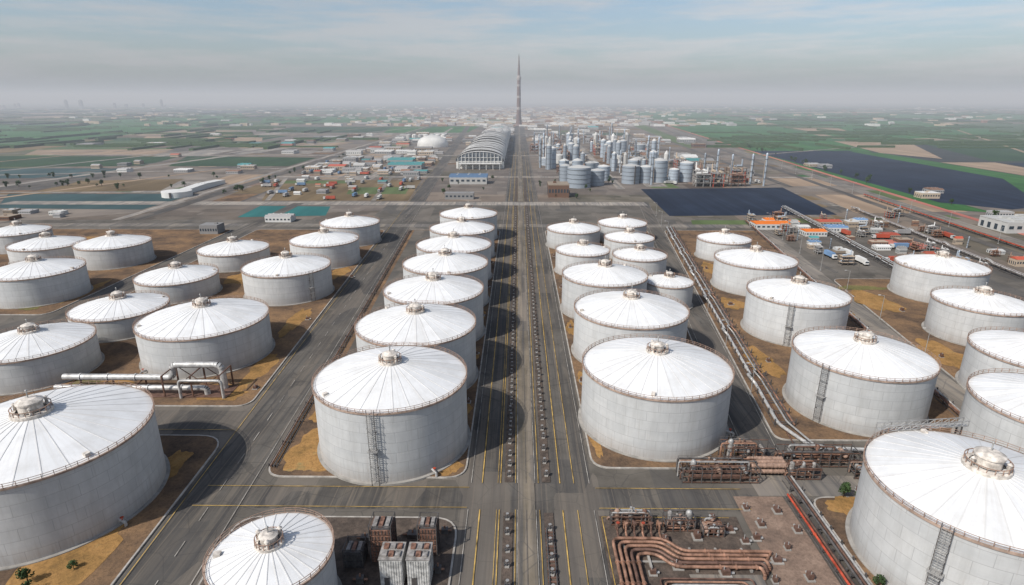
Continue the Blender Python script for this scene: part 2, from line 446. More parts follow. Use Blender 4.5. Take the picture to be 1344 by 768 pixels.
road((-1500,1000),(-620,1250),10,'road2')
road((-900,880),(-500,2400),8,'tan')
road((400,1100),(2200,2300),10,'road2')
road((-350,660),(-700,655),7,'pale')
road((-260,604),(-310,790),5,'pale')
road((-150,604),(-170,790),5,'road2')
road((-330,930),(-140,925),7,'pale')
road((-330,1010),(-140,1015),6,'road2')
road((-330,1380),(-150,1380),8,'pale')
for a,b in ((30,577),(599,2300)): sheet('pavement',[(0.2,a),(4.6,a),(4.6,b),(.2,b)],.27,M['tanstrip'])
for a,b in ((30,124),(136.5,577),(599,794)):
    for x0,x1 in ((-3.5,-1.1),(6.7,9.1)): sheet('ground',[(x0,a),(x1,a),(x1,b),(x0,b)],.27,M['dstrip'])
for x,m_,w in ((-9.6,'yellow',.28),(-4.6,'yellow',.24),(-5.3,'yellow',.14),(11.6,'yellow',.28),(-12.6,'white',.16),(19.6,'white',.16),(.0,'white',.18),(4.8,'white',.18),(2.4,'dsteel',.14),(15.4,'yellow',.18),(5.7,'yellow',.2),(-.5,'yellow',.16)):
    line((x,30),(x,125),w,m_); line((x,136),(x,577),w,m_); line((x,599),(x,1200),w,m_)
for y in range(60,560,12): line((av(y),y),(av(y+5),y+5),.18,'white')
line((av(30)+7.6,30),(av(1000)+7.6,1000),.18,'white')
line((av(30)-7.6,30),(av(1000)-7.6,1000),.18,'yellow')
for dx in (-5,5): line((rr(140)+dx,140),(rr(580)+dx,580),.16,'white')
line((-84,134),(-13,134),.18,'yellow'); line((-84,125.8),(-13,125.8),.18,'yellow')
line((21,134),(60,134),.18,'yellow'); line((21,125.8),(60,125.8),.18,'yellow')
line((-300,162.2),(-90,162.2),.18,'yellow')
island([(av(137)+9.4,138),(-14.3,138),(-14.3,462),(av(462)+9.4,462)],M['dirt'],6)
island([(21.2,143),(47+.122*143,143),(47+.122*462,462),(21.2,462)],M['dirt'],6)
island([(60+.122*158,158),(120.5+.15*158,158),(120.5+.15*462,462),(60+.122*462,462)],M['dirt'],5)
island([(-210,177),(av(177)-9.4,177),(av(462)-9.4,462),(-210,462)],M['dirt'],6)
island([(-425,265),(-229,265),(-229,462),(-425,462)],M['dirt'],6)
island([(-228,60),(av(60)-9.2,60),(av(158)-9.2,159),(-228,159)],M['dirt'],9)
island([(av(60)+9.2,60),(-14.5,60),(-14.5,122),(av(120)+9.2,122)],M['dstrip'],7)
island([(133.5+.15*146,146),(215,146),(232,330),(133.5+.15*330,330)],M['dirt'],6)
island([(76.5,60),(134,60),(134,131),(76.5,131)],M['dirt'],5)
def blob(cx,cy,rx,ry,z,mat,name='grass'):
    pts=[]; ph=[R.uniform(0,6.28) for _ in range(3)]
    for i in range(48):
        t=2*pi*i/48; k=1+.13*math.sin(3*t+ph[0])+.09*math.sin(7*t+ph[1])+.05*math.sin(13*t+ph[2])+R.uniform(-.03,.03); pts.append((cx+rx*k*math.cos(t),cy+ry*k*math.sin(t)))
    sheet(name,pts,z,mat)
gz=.416
sheet('pavement',[(av(182)+14,184),(-60.5,184),(-60.5,460),(av(460)+14,460)],.414,M['pad'])
for cx,cy,rx,ry in ((-62,152,6,12),(-56,146,11,5),(-36,141.6,15,1.4),(-20,143,4,3.5),(-64,175,5,8),(-18.5,176,2.6,6),(-18.5,220,2.6,6),(-18,266,2.4,7),(24,160,1.8,11),(25.6,197,3,9),(24.5,250,2.4,9),(64,149,1.6,3),(64,197,3,7),
   (-108,187,12,6),(-100,207,4,14),(-155,190,14,9),(-105,258,4,18),(-150,268,10,14),(-158,330,12,16),(-108,340,5,14),(-100,140,5,10),(-102,100,8,22),(-150,150,18,5),(-200,225,6,20),(-196,330,8,20),(-150,400,10,20),
   (97,215,6,14),(150,225,5,16),(110,285,6,9),(158,283,7,16),(120,350,6,14),(175,222,8,16),(208,205,8,14),(185,290,9,18),(85,127,5,4),(129,100,4,14),(165,175,6,10),(140,205,7,9),(-270,330,12,9),(-236,300,4,20),(-330,420,20,14),(-290,300,12,14),(155,420,8,16)):
    gz+=.002; blob(cx,cy,rx,ry,gz,M['grass'])
for cx,cy,rx,ry in ((190,312,14,4),(160,300,3,9),(-30,143,5,1),(212,225,3,8),(-160,195,6,4),(150,395,9,9),(-245,275,5,4)):
    gz+=.002; blob(cx,cy,rx,ry,gz,M['ggrass'])
sheet('pavement',[(56,70),(70,70),(70,131),(57,131)],.275,M['tile'])
sheet('ground',[(20.5,70),(53,70),(55,123),(20.5,123)],.27,M['dstrip'])
sheet('pavement',[(40,70),(53,70),(54,104),(38,104)],.277,M['road2'])
for a,b in (((21.2,70),(21.2,122.5)),((21.2,122.5),(53,122.5))): line(a,b,.22,'yellow')

# ---------------------------------------------------------------- tanks
def uvw(Rr):
    def f(i,j,a,b,seg):
        k=2*pi*Rr/seg; return [(i*k,a[1]),(j*k,a[1]),(j*k,b[1]),(i*k,b[1])]
    return f
def uvr(Rr,npan):
    def f(i,j,a,b,seg):
        k=npan/seg; return [(i*k+.001,a[0]/Rr),(j*k-.001,a[0]/Rr),(j*k-.001,b[0]/Rr),(i*k+.001,b[0]/Rr)]
    return f
def tank(x,y,r,h,lad=None,det=2,label='',rot=None,cap=1.0):
    rot=R.uniform(0,6.28) if rot is None else rot
    T=thing('storage_tank',label,'storage tank',(x,y,.33),0,'white roofed storage tanks')
    seg=120
    npan=30
    rise=r*.235
    mb=MB(M['wall']); mb.rev([(r,0.3),(r,h)],seg,uvs=uvw(r)); obj('wall',mb.mesh('wall'),T,rot=rot)
    mb=MB(M['conc']); mb.rev([(r+.9,-.25),(r+.9,.35),(r-.3,.4)],seg,smooth=False); obj('foundation',mb.mesh('foundation'),T)
    prof=[(r+.12,h+.02)]+[(r*(1-k/5), h+rise*(.62*k/5+.38*math.sin(k/5*pi/2))) for k in range(1,5)]+[(.6,h+rise)]
    mb=MB(M['roof'],M['rim']); mb.rev(prof,seg,uvs=uvr(r,npan))
    for i in range(npan):
        t=2*pi*i/npan; ct,st=math.cos(t),math.sin(t)
        for (r0,z0),(r1,z1) in zip(prof[:-1],prof[1:]):
            w=.1
            vs=[(r0*ct-w*st,r0*st+w*ct,z0),(r0*ct+w*st,r0*st-w*ct,z0),(r1*ct+w*st,r1*st-w*ct,z1),(r1*ct-w*st,r1*st+w*ct,z1)]
            vs+=[(a,b,c+.09) for a,b,c in vs]
            mb.add(vs,[(4,5,6,7),(0,1,5,4),(3,7,6,2),(0,4,7,3),(1,2,6,5)],0)
    obj('roof',mb.mesh('roof'),T,rot=rot)
    mb=MB(M['rim']); mb.rev([(r+.02,h-.35),(r+.32,h-.35),(r+.32,h+.12),(r-.02,h+.16)],seg,smooth=False)
    obj('rim_band',mb.mesh('rim_band'),T)
    mb=MB(M['capb']); n=int(2*pi*r/2.2); rr_=r+.25
    for i in range(n):
        t=2*pi*i/n; mb.box(rr_*math.cos(t),rr_*math.sin(t),h+.12,.12,.12,1.2,0,t)
    for z in ((h+.65),(h+1.2)):
        mb.rev([(rr_-.045,z),(rr_+.045,z),(rr_+.045,z+.09),(rr_-.045,z+.09),(rr_-.045,z)],seg,smooth=False)
    obj('railing',mb.mesh('railing'),T)
    zt=h+rise; c=cap
    C=MB(M['capm'],M['capb'],M['steel'])
    C.rev([(3.3*c,zt-.75),(3.3*c,zt+.1),(2.4*c,zt+.25)],32,0,smooth=False)
    C.rev([(1.9*c,zt+.2),(1.9*c,zt+1.7*c),(2.15*c,zt+1.72*c),(2.15*c,zt+2.0*c),(1.2*c,zt+2.5*c),(.01,zt+2.6*c)],28,0,smooth=False)
    co=obj('roof_cap',C.mesh('roof_cap'),T,rot=rot)
    C=MB(M['capb'])
    for i in range(18):
        t=2*pi*i/18; C.box(3.1*c*math.cos(t),3.1*c*math.sin(t),zt+.1,.14,.14,1.2,0,t)
    C.rev([(3.02*c,zt+1.2),(3.16*c,zt+1.2),(3.16*c,zt+1.34),(3.02*c,zt+1.34),(3.02*c,zt+1.2)],28,smooth=False)
    obj('cap_railing',C.mesh('cap_railing'),co)
    for k in range(3 if det==2 else 2):
        t=k*2.1+.6; V=MB(M['capm']); a=2.7*c
        V.cyl((a*math.cos(t),a*math.sin(t),zt),(a*math.cos(t),a*math.sin(t),zt+1.9),.32,10)
        V.cyl((a*math.cos(t),a*math.sin(t),zt+1.9),(a*math.cos(t),a*math.sin(t),zt+2.3),.55,10,r1=.1)
        obj('vent',V.mesh('vent'),co)
    V=MB(M['steel']); V.cyl((0,0,zt+2.5*c),(0,0,zt+4.0*c),.14,8); V.ball((0,0,zt+4*c),.3); obj('mast',V.mesh('mast'),co)
    t=rot+1.0; H=MB(M['capb'],M['capm']); a=r-1.8
    H.box(a*math.cos(t),a*math.sin(t),h+.2,1.3,1.1,1.1,1,t)
    obj('roof_hatch',H.mesh('roof_hatch'),T)
    if lad is not None:
        L=MB(M['dsteel'],M['steel']); wd=1.0
        for s_ in (-wd,wd): L.box(.9,s_,-.1,.16,.16,h+1.6,0)
        z=.4
        while z<h+.4: L.box(.9,0,z,.1,wd*2,.1,1); z+=.62
        for s_ in (-wd*.75,0,wd*.75): L.box(1.7,s_,2.5,.07,.07,h-1.4,1)
        z=2.5
        while z<h: 
            L.box(1.3,wd,z,.9,.09,.12,1);L.box(1.3,-wd,z,.9,.09,.12,1);L.box(1.75,0,z,.09,wd*2,.12,1); z+=2.2
        L.box(.9,0,h*.5,1.8,2.8,.12,1)
        for z in (h*.25,h*.5,h*.75,h-.4): L.box(.45,-wd,z,.9,.14,.14);L.box(.45,wd,z,.9,.14,.14)
        lo=obj('ladder',L.mesh('ladder'),T,rot=lad); lo.location=(r*math.cos(lad),r*math.sin(lad),0)
    if det==2:
        t=R.choice([-2.2,-.9,-.4]); Pp=MB(M['pipe'],M['red'])
        Pp.tube([(r-.2,0,1.3),(r+2.2,0,1.3),(r+2.2,0,.2)],.35,10); Pp.cyl((r+1.2,0,1.3),(r+1.2,0,2.3),.12,8,1); Pp.cyl((r+1.2,0,2.3),(r+1.2,0,2.4),.45,12,1)
        obj('outlet_pipe',Pp.mesh('outlet_pipe'),T,rot=t)
    return T
d2=math.radians
LB='white-roofed grey concrete storage tank '
TK=[
 (-37.6,157.5,22.2,21.5,d2(-92),2,LB+'with front ladder on orange dirt'),
 (-37.6,201.8,21.8,21,None,2,LB+'in a close-packed row'),
 (-37.2,246,21.7,20,None,2,LB+'in a close-packed row'),
 (-37.2,289.3,21.5,20,None,1,LB+'in a close-packed row'),
 (-37.6,333.5,21.6,19,None,1,LB+'in a close-packed row'),
 (-37.4,384,21.4,18,None,1,LB+'in a close-packed row'),
 (-37.4,436,21.4,18,None,1,LB+'in a close-packed row'),
 (43.8,169.8,23,19.5,None,2,LB+'beside the avenue, rust-streaked wall'),
 (45.7,224.4,22.6,19,None,2,LB+'beside the paved avenue'),
 (42.4,276.5,20.6,18,None,2,LB+'beside the paved avenue'),
 (39,345.6,16.2,13,None,1,'small low white-roofed storage tank beside the avenue'),
 (39.5,412.6,18.9,12,None,1,'small low white-roofed storage tank beside the avenue'),
 (76.5,285,12,12,None,1,'small low white-roofed storage tank behind larger tank'),
 (72,338.1,15.8,12,None,1,'small low white-roofed storage tank beside side road'),
 (74,384,16.4,12,None,1,'small low white-roofed storage tank beside side road'),
 (77.5,432.5,18,12,None,1,'small low white-roofed storage tank beside side road'),
 (115.1,181.1,21.2,19,d2(-146),2,LB+'with ladder beside pipe rack'),
 (124.4,249.4,21,18,d2(-120),2,LB+'with ladder beside pipe rack'),
 (131.5,316.3,21.5,15.5,None,1,LB+'beside the pipe rack'),
 (136.2,381.5,17.1,12,None,1,LB+'beside the pipe rack'),
 (100.8,109.1,22,20,d2(-140),2,LB+'with tall truss ladder and large cap'),
 (153.5,151,20,17,None,2,LB+'on brown dirt plot'),
 (182,190,20,16,None,2,LB+'on brown dirt plot'),
 (203.1,245,18.4,15.5,None,2,LB+'on brown dirt plot'),
 (224.9,303.3,21.1,16,None,1,LB+'at the end of a row'),
 (-127.3,221.4,24.3,15.5,None,2,'wide '+LB+'by white pipes'),
 (-123.8,301.4,22.4,15,d2(-40),2,'wide '+LB+'on dirt plot'),
 (-123.9,365.6,21.2,14.5,None,1,'wide '+LB+'on dirt plot'),
 (-123.3,422.8,21.1,14,None,1,'wide '+LB+'on dirt plot'),
 (-182.2,251,19.8,9.5,None,2,'low white-roofed storage tank on brown dirt'),
 (-183.1,300,20,10,None,1,'low white-roofed storage tank on brown dirt'),
 (-180.2,359.8,20.9,10,None,1,'low white-roofed storage tank on brown dirt'),
 (-184.9,204.2,20.1,12,None,2,'low white-roofed storage tank at pipe end'),
 (-254.4,295.1,21.6,14.5,None,1,'white-roofed grey storage tank on outer plot'),
 (-259.3,363.9,21.2,12.5,None,1,'white-roofed grey storage tank on outer plot'),
 (-307.8,371,21,10,None,1,'white-roofed grey storage tank on outer plot'),
 (-350.5,400,19.1,12,None,1,'white-roofed grey storage tank on outer plot'),
 (-121.3,128.5,25.3,20,None,2,'very large '+LB+'with rusty roof cap'),
 (-48.9,94,11.8,14,None,2,'small narrow white-roofed tank beside equipment units'),
]
for (x,y,r,h,l,dt,lb) in TK:
    tank(x,y,r,h,l,dt,lb,cap=1.35 if (x,y)==(100.8,109.1) or r>25 else (.85 if r<13 else 1.05))
T=thing('access_gangway','white steel truss gangway at tank roof level','gangway',(103,132.2,20.6),.12)
mb=MB(M['steel'])
mb.box(0,0,0,24,1.8,.18)
for b in (-.85,.85):
    mb.box(0,b,1.5,24,.16,.16)
    for k in range(13): mb.box(-12+k*2,b,.1,.14,.14,1.45)
    for k in range(12): mb.cyl((-12+k*2,b,.15),(-10+k*2,b,1.5),.08,5)
obj('deck',mb.mesh('deck'),T)
for x in (-10.5,10.5):
    mb=MB(M['dsteel'])
    for b in (-.7,.7): mb.box(x,b,-20.3,.3,.3,20.3)
    for z in range(-18,0,4): mb.box(x,0,z,.2,1.4,.2)
    obj('support_leg',mb.mesh('support_leg'),T)

mb=MB(M['conc'],M['dsteel'],M['steel'])
mb.box(0,0,0,1.0,1.0,.25,0); mb.cyl((0,0,.25),(0,0,1.6),.16,8,1); mb.cyl((-.55,0,.9),(.55,0,.9),.15,8,1)
mb.cyl((0,0,1.6),(0,0,1.7),.4,10,2); mb.box(-.6,0,.25,.2,.4,.9,1); mb.box(.6,0,.25,.2,.4,.9,1)
pm=mb.mesh('valve_post')
for x in (-2.3,7.9):
    y=84.
    while y<560:
        if not (123<y<137): thing('valve_post','dark steel valve post on gravel strip','valve post',(x+R.uniform(-.25,.25),y,.27),R.uniform(-.2,.2),'valve posts along the avenue strips',pm)
        y+=(5.2 if y<300 else 9)*R.uniform(.8,1.3)
mb=MB(M['dsteel'],M['pdark'])
for s_ in (-.8,.8): mb.box(s_,98,.42,.22,40,.3,0)
for i in range(34): mb.box(0,79+i*1.18,.28,2.3,.4,.2,1)
thing('pipe_track','dark steel rail track with brown sleepers','track',(7.9,0,0),me=mb.mesh('pipe_track'))

# ---------------------------------------------------------------- pipes
def rack(name,label,f,y0,y1,offs,rad,z,mat,step=9,cat='pipe rack',jog=False,ends=None):
    T=thing(name,label,cat,(0,0,.1))
    lo,hi=min(offs)-.8,max(offs)+.8
    q=random.Random(int(y0+y1))
    jogs=[y0+28+k*46 for k in range(int((y1-y0)/46))] if jog else []
    for i,o in enumerate(offs):
        mb=MB(M[mat[i%len(mat)]]); zz=z[i%len(z)]; ra=rad[i%len(rad)]
        pts=[(f(y0)+o,y0,zz)]
        if ends and i in ends: pts=[(p[0],p[1],p[2]) for p in ends[i]]+pts
        for jy in jogs:
            up=1.4
            if i%2==0: pts+=[(f(jy)+o,jy+i,zz),(f(jy)+o-1.2,jy+i+1.5,zz+up),(f(jy)+o-1.2,jy+i+5,zz+up),(f(jy+7)+o,jy+i+6.5,zz)]
        pts.append((f(y1)+o,y1,zz)); mb.tube(pts,ra,10,bend=3)
        y=y0+q.uniform(5,20)
        while y<y1:
            if not any(jy-1<y<jy+12 for jy in jogs): mb.cyl((f(y)+o,y,zz),(f(y+.4)+o,y+.4,zz),ra*1.35,10)
            y+=q.uniform(12,22)
        obj('pipe',mb.mesh('pipe'),T)
    mb=MB(M['conc'],M['dsteel']); y=y0+1
    for o in (lo,hi): mb.cyl((f(y0)+o,y0,.35),(f(y1)+o,y1,.35),.14,6,1)
    while y<y1:
        zt=max(z)
        for o in (lo,hi): mb.box(f(y)+o,y,.1,.3,.3,zt+.3,1)
        for zz in sorted(set(z)): mb.box(f(y)+(lo+hi)/2,y,zz-rad[0]-.25,hi-lo,.3,.22,1)
        y+=step
    obj('support_frame',mb.mesh('support_frame'),T); return T
rk=lambda y:67.0+.122*y
rack('pipe_rack','long grey multi-pipe rack beside storage tanks',rk,166,470,[-3.9,-2.5,-1.2,.2,1.3],[.55,.22,.3,.25,.3],[1.3,1.0,2.0],['pipe','pdark','steel','dsteel','ppipe'],7,jog=True,
   ends={0:[(104,151.5,1.3),(88,152.5,1.3)],2:[(102,150,2.0),(89,150.6,2.0)],1:[(76,147,1.0),(83,152,1.0)]})
rack('pipe_rack','low brown pipe rack between tank rows',lambda y:er(y)-6.5,150,500,[-.9,0,.9],[.3],[1.2],['pdark','ppipe','steel'],10,jog=True)
rack('pipe_rack','low grey pipe pair beside paved road',lambda y:av(y)+10.6,142,460,[-.4,.5],[.2],[.8],['pdark','dsteel'],12)
rack('pipe_rack','red painted pipes beside rose paving',lambda y:71.8,62,131,[-.5,.4],[.3],[.9],['red','pdark'],6)
rack('pipe_rack','dark pipe rack beside rose paving',lambda y:74.6,62,138,[-1,-.2,.6],[.28],[1.5],['dsteel','pdark','steel'],5)
rack('pipe_rack','pale pipe rack crossing the plant yard',lambda y:196+.1*y,335,560,[-1,0,1,2],[.3],[2.5,3.4],['pipe','steel','ppipe'],9,jog=True)
rack('pipe_rack','pale pipe rack crossing the plant yard',lambda y:262+.1*y,330,560,[-1,0,1],[.3],[2.5],['pipe','pdark','steel'],9,jog=True)
rack('pipe_rack','red pipe rack beside plant road',lambda y:312+.097*y,370,640,[-.5,.5],[.4],[2.2],['red','pdark'],12)
T=thing('pipe_gantry','silver overhead pipes with arched bend and braced gantry','pipe gantry',(0,0,.1))
mb=MB(M['pipe']); mb.tube([(-164,190,4.6),(-124,190,4.6),(-124,190,9.6),(-106,190,9.6),(-106,190,.3)],1.15,14,bend=1.3)
for x in (-158,-148,-138,-128): mb.cyl((x,190,4.6),(x+.5,190,4.6),1.4,14)
obj('pipe',mb.mesh('pipe'),T)
mb=MB(M['pipe']); mb.tube([(-164,185.4,2.8),(-110,185.4,2.8),(-110,185.4,.3)],1.0,14)
for x in (-155,-143,-131,-119): mb.cyl((x,185.4,2.8),(x+.5,185.4,2.8),1.25,14)
obj('pipe',mb.mesh('pipe'),T)
mb=MB(M['pipe']); mb.tube([(-118,182.6,.3),(-118,182.6,7),(-103,182.6,7),(-103,182.6,.3)],.5,10); obj('pipe',mb.mesh('pipe'),T)
mb=MB(M['conc'],M['pdark'])
mb.box(-133,187.5,.4,62,9.4,.12,1)
for x in (-160,-148,-136,-124,-114,-104):
    mb.box(x,192.2,.45,.45,.45,8 if x>-125 else 3.2,1); mb.box(x,183.2,.45,.45,.45,8 if x>-125 else 1.5,1)
    mb.box(x,187.6,3.1 if x<-125 else 8.2,.4,9.2,.3,1)
for x in (-119,-109): 
    mb.cyl((x-5,192.2,.5),(x+5,192.2,8.3),.16,6,1); mb.cyl((x+5,192.2,.5),(x-5,192.2,8.3),.16,6,1)
obj('support_frame',mb.mesh('support_frame'),T)

T=thing('pipe_manifold','looping copper-brown pipe bundle on paved yard','pipe manifold',(0,0,.1))
for i in range(5):
    o=i*1.2; mb=MB(M['ppipe' if i!=3 else 'pdark']); z=1.3; e=58-o*.8
    pts=[(22.5+o,78,z),(22.5+o,113.8-o,z),(34.5-o*.6,113.8-o,z),(38-o*.6,109.8-o,z),(e,109.8-o,z),(e,109.8-o-(2.2 if i>1 else 0),z),(e,109.8-o-(2.2 if i>1 else 0.01),.3)]
    mb.tube(pts,.38,12,bend=3)
    for x in (43,46.5,51): mb.cyl((x+o*.4,109.8-o,z),(x+o*.4+.3,109.8-o,z),.56,12)
    for y in (86,93,100,106): mb.cyl((22.5+o,y,z),(22.5+o,y+.3,z),.56,12)
    obj('pipe',mb.mesh('pipe'),T)
for i in range(5):
    o=i*.9; mb=MB(M[['pdark','ppipe','steel','pdark','ppipe'][i]]); mb.tube([(31+o,78,.9),(31+o,102-o,.9),(51-i*1.5,102-o,.9),(51-i*1.5,93-o,.9),(51-i*1.5,93-o,.3)],.2+.04*(i%3),10,bend=3); obj('pipe',mb.mesh('pipe'),T)
for i in range(6):
    mb=MB(M['ppipe'] if i%2 else M['pdark'],M['red']); x=24+i*2.0; mb.tube([(x,113.5,1.3),(x,115.8,1.3),(x,115.8,2.6+.3*(i%3)),(x,118,2.6+.3*(i%3)),(x,118,.5)],.25,10); mb.cyl((x,115.8,2.6+.3*(i%3)),(x,115.8,4),.1,6); mb.cyl((x,115.8,4),(x,115.8,4.1),.42,12,1 if i%3==0 else 0); obj('branch_pipe',mb.mesh('branch_pipe'),T)
mb=MB(M['dsteel'],M['conc'])
mb.box(41,107.5,.2,36,.4,.25,1); mb.box(25,96,.2,.4,34,.25,1)
for x in (30,40,46,52): mb.box(x,108,.2,.5,7,.6,1)
for y in (84,92,100): mb.box(24.8,y,.2,6.5,.5,.6,1)
obj('support_frame',mb.mesh('support_frame'),T)
def skid(x,y,l,w,h,seed,label,rot=0,n=9):
    q=random.Random(seed); T=thing('process_skid',label,'process equipment',(x,y,.28),rot,'pipe and vessel skids')
    mb=MB(M['pdark'],M['dsteel'])
    nb=max(4,int(l/2.5))
    for a in [k*l/nb-l/2 for k in range(nb+1)]:
        for b in (-w/2,w/2): mb.box(a,b,0,.22,.22,h,1)
        mb.box(a,0,h*.5,.2,w,.2,1); mb.box(a,0,h,.2,w,.2,1)
    for b in (-w/2,w/2):
        for z in (.15,h*.5+.02,h+.02): mb.box(0,b,z,l,.2,.2,0)
        mb.box(0,b,h+1.1,l,.08,.08,1)
        for a in [k*l/nb-l/2 for k in range(nb+1)]: mb.box(a,b,h,.08,.08,1.15,1)
    obj('frame',mb.mesh('frame'),T)
    for k in range(n):
        mb=MB(M[q.choice(['ppipe','pdark','pdark','steel','dsteel','capb'])]); b=-w/2+w*(k+.5)/n; z=q.choice([h*.3,h*.62,h+.45,h+.9])
        xx=l*q.uniform(.1,.52); x0=-l*q.uniform(.2,.55); mb.tube([(x0,b,.2),(x0,b,z),(xx,b,z),(xx,b,.3)],q.uniform(.13,.28),10)
        xm=(x0+xx)/2; mb.cyl((xm,b,z),(xm,b,z+.8),.08,6); mb.cyl((xm,b,z+.8),(xm,b,z+.88),.32,10); obj('pipe',mb.mesh('pipe'),T)
    for k in range(3):
        mb=MB(M[q.choice(['capb','rustbox','steel','greybox'])]); a=-l/2+l*(k+.5)/3; ra=q.uniform(.5,.8)
        if q.random()<.5:
            mb.cyl((a,-w*.32,h*.75),(a,w*.32,h*.75),ra,14); mb.ball((a,-w*.32,h*.75),ra); mb.ball((a,w*.32,h*.75),ra)
        else:
            mb.cyl((a,0,.2),(a,0,h+1),ra,14); mb.ball((a,0,h+1),ra)
        obj('vessel',mb.mesh('vessel'),T)
    return T
skid(39.5,119.2,7,3.4,3.2,2,'brown pipe skid with small vessels on yard')
skid(28,120.6,10,2.2,2.4,1,'brown pipe skid with small vessels on yard')
skid(47,117.2,5,3,2.2,9,'low brown pipe skid on yard')
skid(55.5,139.3,21,5.4,3.8,3,'long rusty pipe skid beside the tank',0,12)
skid(66,147.3,14,4.4,5.4,4,'tall rusty skid with horizontal vessels',0,8)
skid(86,146.5,22,4.5,4.4,5,'long rusty pipe skid with grey vessels',0,12)
skid(99,140.6,12,3.4,3,6,'rusty pipe skid by large tank')
skid(79,140,9,3.4,3,8,'small rusty pipe skid on dirt')
T=thing('heat_exchanger','bank of horizontal ribbed brown cylinders','heat exchanger',(70,142,.28))
for k in range(3):
    for j in range(2):
        mb=MB(M['capb']); b=-1.6+k*1.6; z=1.3+j*1.8
        mb.cyl((-4.6,b,z),(4.6,b,z),.66,14)
        for q in range(10): mb.cyl((-4.5+q,b,z),(-4.3+q,b,z),.78,14)
        mb.ball((-4.6,b,z),.66); mb.ball((4.6,b,z),.66); obj('vessel',mb.mesh('vessel'),T)

def stack(x,y,w,h,label,mt='rustbox',rot=0):
    T=thing('equipment_stack',label,'equipment unit',(x,y,.38),rot,'equipment units beside the small tank')
    mb=MB(M[mt],M['dsteel']); n=int(h/1.5)
    for k in range(n):
        mb.box(0,0,k*h/n,w,w,h/n-.35,0)
        mb.box(0,0,k*h/n+h/n-.35,w*.9,w*.9,.35,1)
        for q in range(6):
            a=-w/2+w*(q+.5)/6
            mb.box(a,-w/2-.06,k*h/n+.1,.12,.12,h/n-.5,1); mb.box(w/2+.06,a,k*h/n+.1,.12,.12,h/n-.5,1)
    obj('body',mb.mesh('body'),T)
    mb=MB(M['dsteel'])
    for a in (-1,1):
        for b in (-1,1): mb.box(a*(w/2+.12),b*(w/2+.12),0,.22,.22,h+1,0)
    for a in (-1,1): mb.box(0,a*(w/2+.12),h+.9,w,.12,.12); mb.box(a*(w/2+.12),0,h+.86,.12,w,.12)
    obj('frame',mb.mesh('frame'),T)
    for q in range(3):
        mb=MB(M['greybox' if q!=1 else 'rustbox']); mb.box(-w*.3+q*w*.3,0,h-.1,w*.2,w*.7,.5); obj('roof_unit',mb.mesh('roof_unit'),T)
def container(x,y,w,d,h,label):
    T=thing('equipment_cabinet',label,'equipment unit',(x,y,.38),0,'equipment units beside the small tank')
    mb=MB(M['whitebox'],M['dsteel']); mb.box(0,0,.3,w,d,h,0); mb.box(0,0,0,w*.95,d*.95,.3,1)
    for q in range(9):
        a=-w/2+w*(q+.5)/9; mb.box(a,-d/2-.05,.5,.12,.1,h-.5,0)
        a=-d/2+d*(q+.5)/9; mb.box(w/2+.05,a,.5,.1,.12,h-.5,0)
    obj('body',mb.mesh('body'),T)
    mb=MB(M['greybox'],M['rustbox']); mb.box(0,0,h+.3,w+.3,d+.3,.25,0)
    for q in range(3):
        for p in range(2): mb.box(-w*.3+q*w*.3,-d*.22+p*d*.45,h+.55,w*.22,d*.3,.4,(q+p)%2)
    obj('roof',mb.mesh('roof'),T)
    mb=MB(M['dsteel']); mb.box(-w*.2,-d/2-.12,.5,1.1,.06,2.2); obj('door',mb.mesh('door'),T)
stack(-30.5,109,4.6,9,'tall rusty brown louvred equipment stack')
stack(-20.5,111,4.0,7.5,'rusty brown louvred equipment stack')
stack(-36.5,107,4.0,4,'low dark equipment unit with pipes','dsteel')
container(-26.8,102,4.8,5,7,'white weathered cabinet with rusty roof vents')
container(-21,102,4.8,5,7,'white weathered cabinet with rusty roof vents')
for (x,y,w,h) in ((-36,113.5,2,1.4),(-25,115,2.4,1.2),(-17.5,104,1.4,1.6),(-34,101,1.6,1.4),(-17.5,116.5,1.6,1.2)):
    mb=MB(M['dsteel'],M['ppipe']); mb.box(0,0,0,w,w*.8,h,0); mb.cyl((-w,0,h*.5),(w,0,h*.5),.25,8,1); mb.cyl((0,0,h),(0,0,h+.8),.2,8,1)
    thing('pump_unit','small dark pump unit with brown pipe','pump',(x,y,.4),0,'small pump units',mb.mesh('pump_unit'))
pl=[(48.5,121.5),(51.5,118),(54,114),(60,120),(63,112),(61,97),(46,104),(45,93),(91,133),(58.5,126),(36,106),(29.5,90),(30,104),(43,115.5),(56,102),(66,125),(35,114),(51,97),(38,94),(57,115),(64,103),(68,118),(59,108),(67,97)]
for y in (180,224,268,311,359,410): pl+=[(-62,y+R.uniform(-3,3)),(-17,y+R.uniform(-3,3))]
for y in (197,251,311,379): pl+=[(24,y),(62+R.uniform(-2,2),y)]
for y in (215,283,350): pl+=[(100+.12*(y-215),y),(150+.15*(y-215),y)]
pl+=[(-95,190),(-100,260),(-98,330),(-150,275),(-160,180),(-205,235),(-155,395),(170,170),(172,220),(190,275)]
for (x,y) in pl:
    mb=MB(M['conc'],M['pdark'],M['steel']); w=R.uniform(1.2,2.2); mb.box(0,0,0,w*1.2,w,.3,0); mb.box(0,0,.3,w*.8,w*.6,R.uniform(.7,1.5),1); mb.cyl((w*.3,0,.5),(w*.9,0,.5),.3,8,2); mb.cyl((-w*.2,0,.4),(-w*.2,0,2.2),.12,6,2)
    thing('pump_unit','small brown pump unit on concrete pad','pump',(x,y,.27),R.choice([0,pi/2]),'small pump units',mb.mesh('pump_unit'))

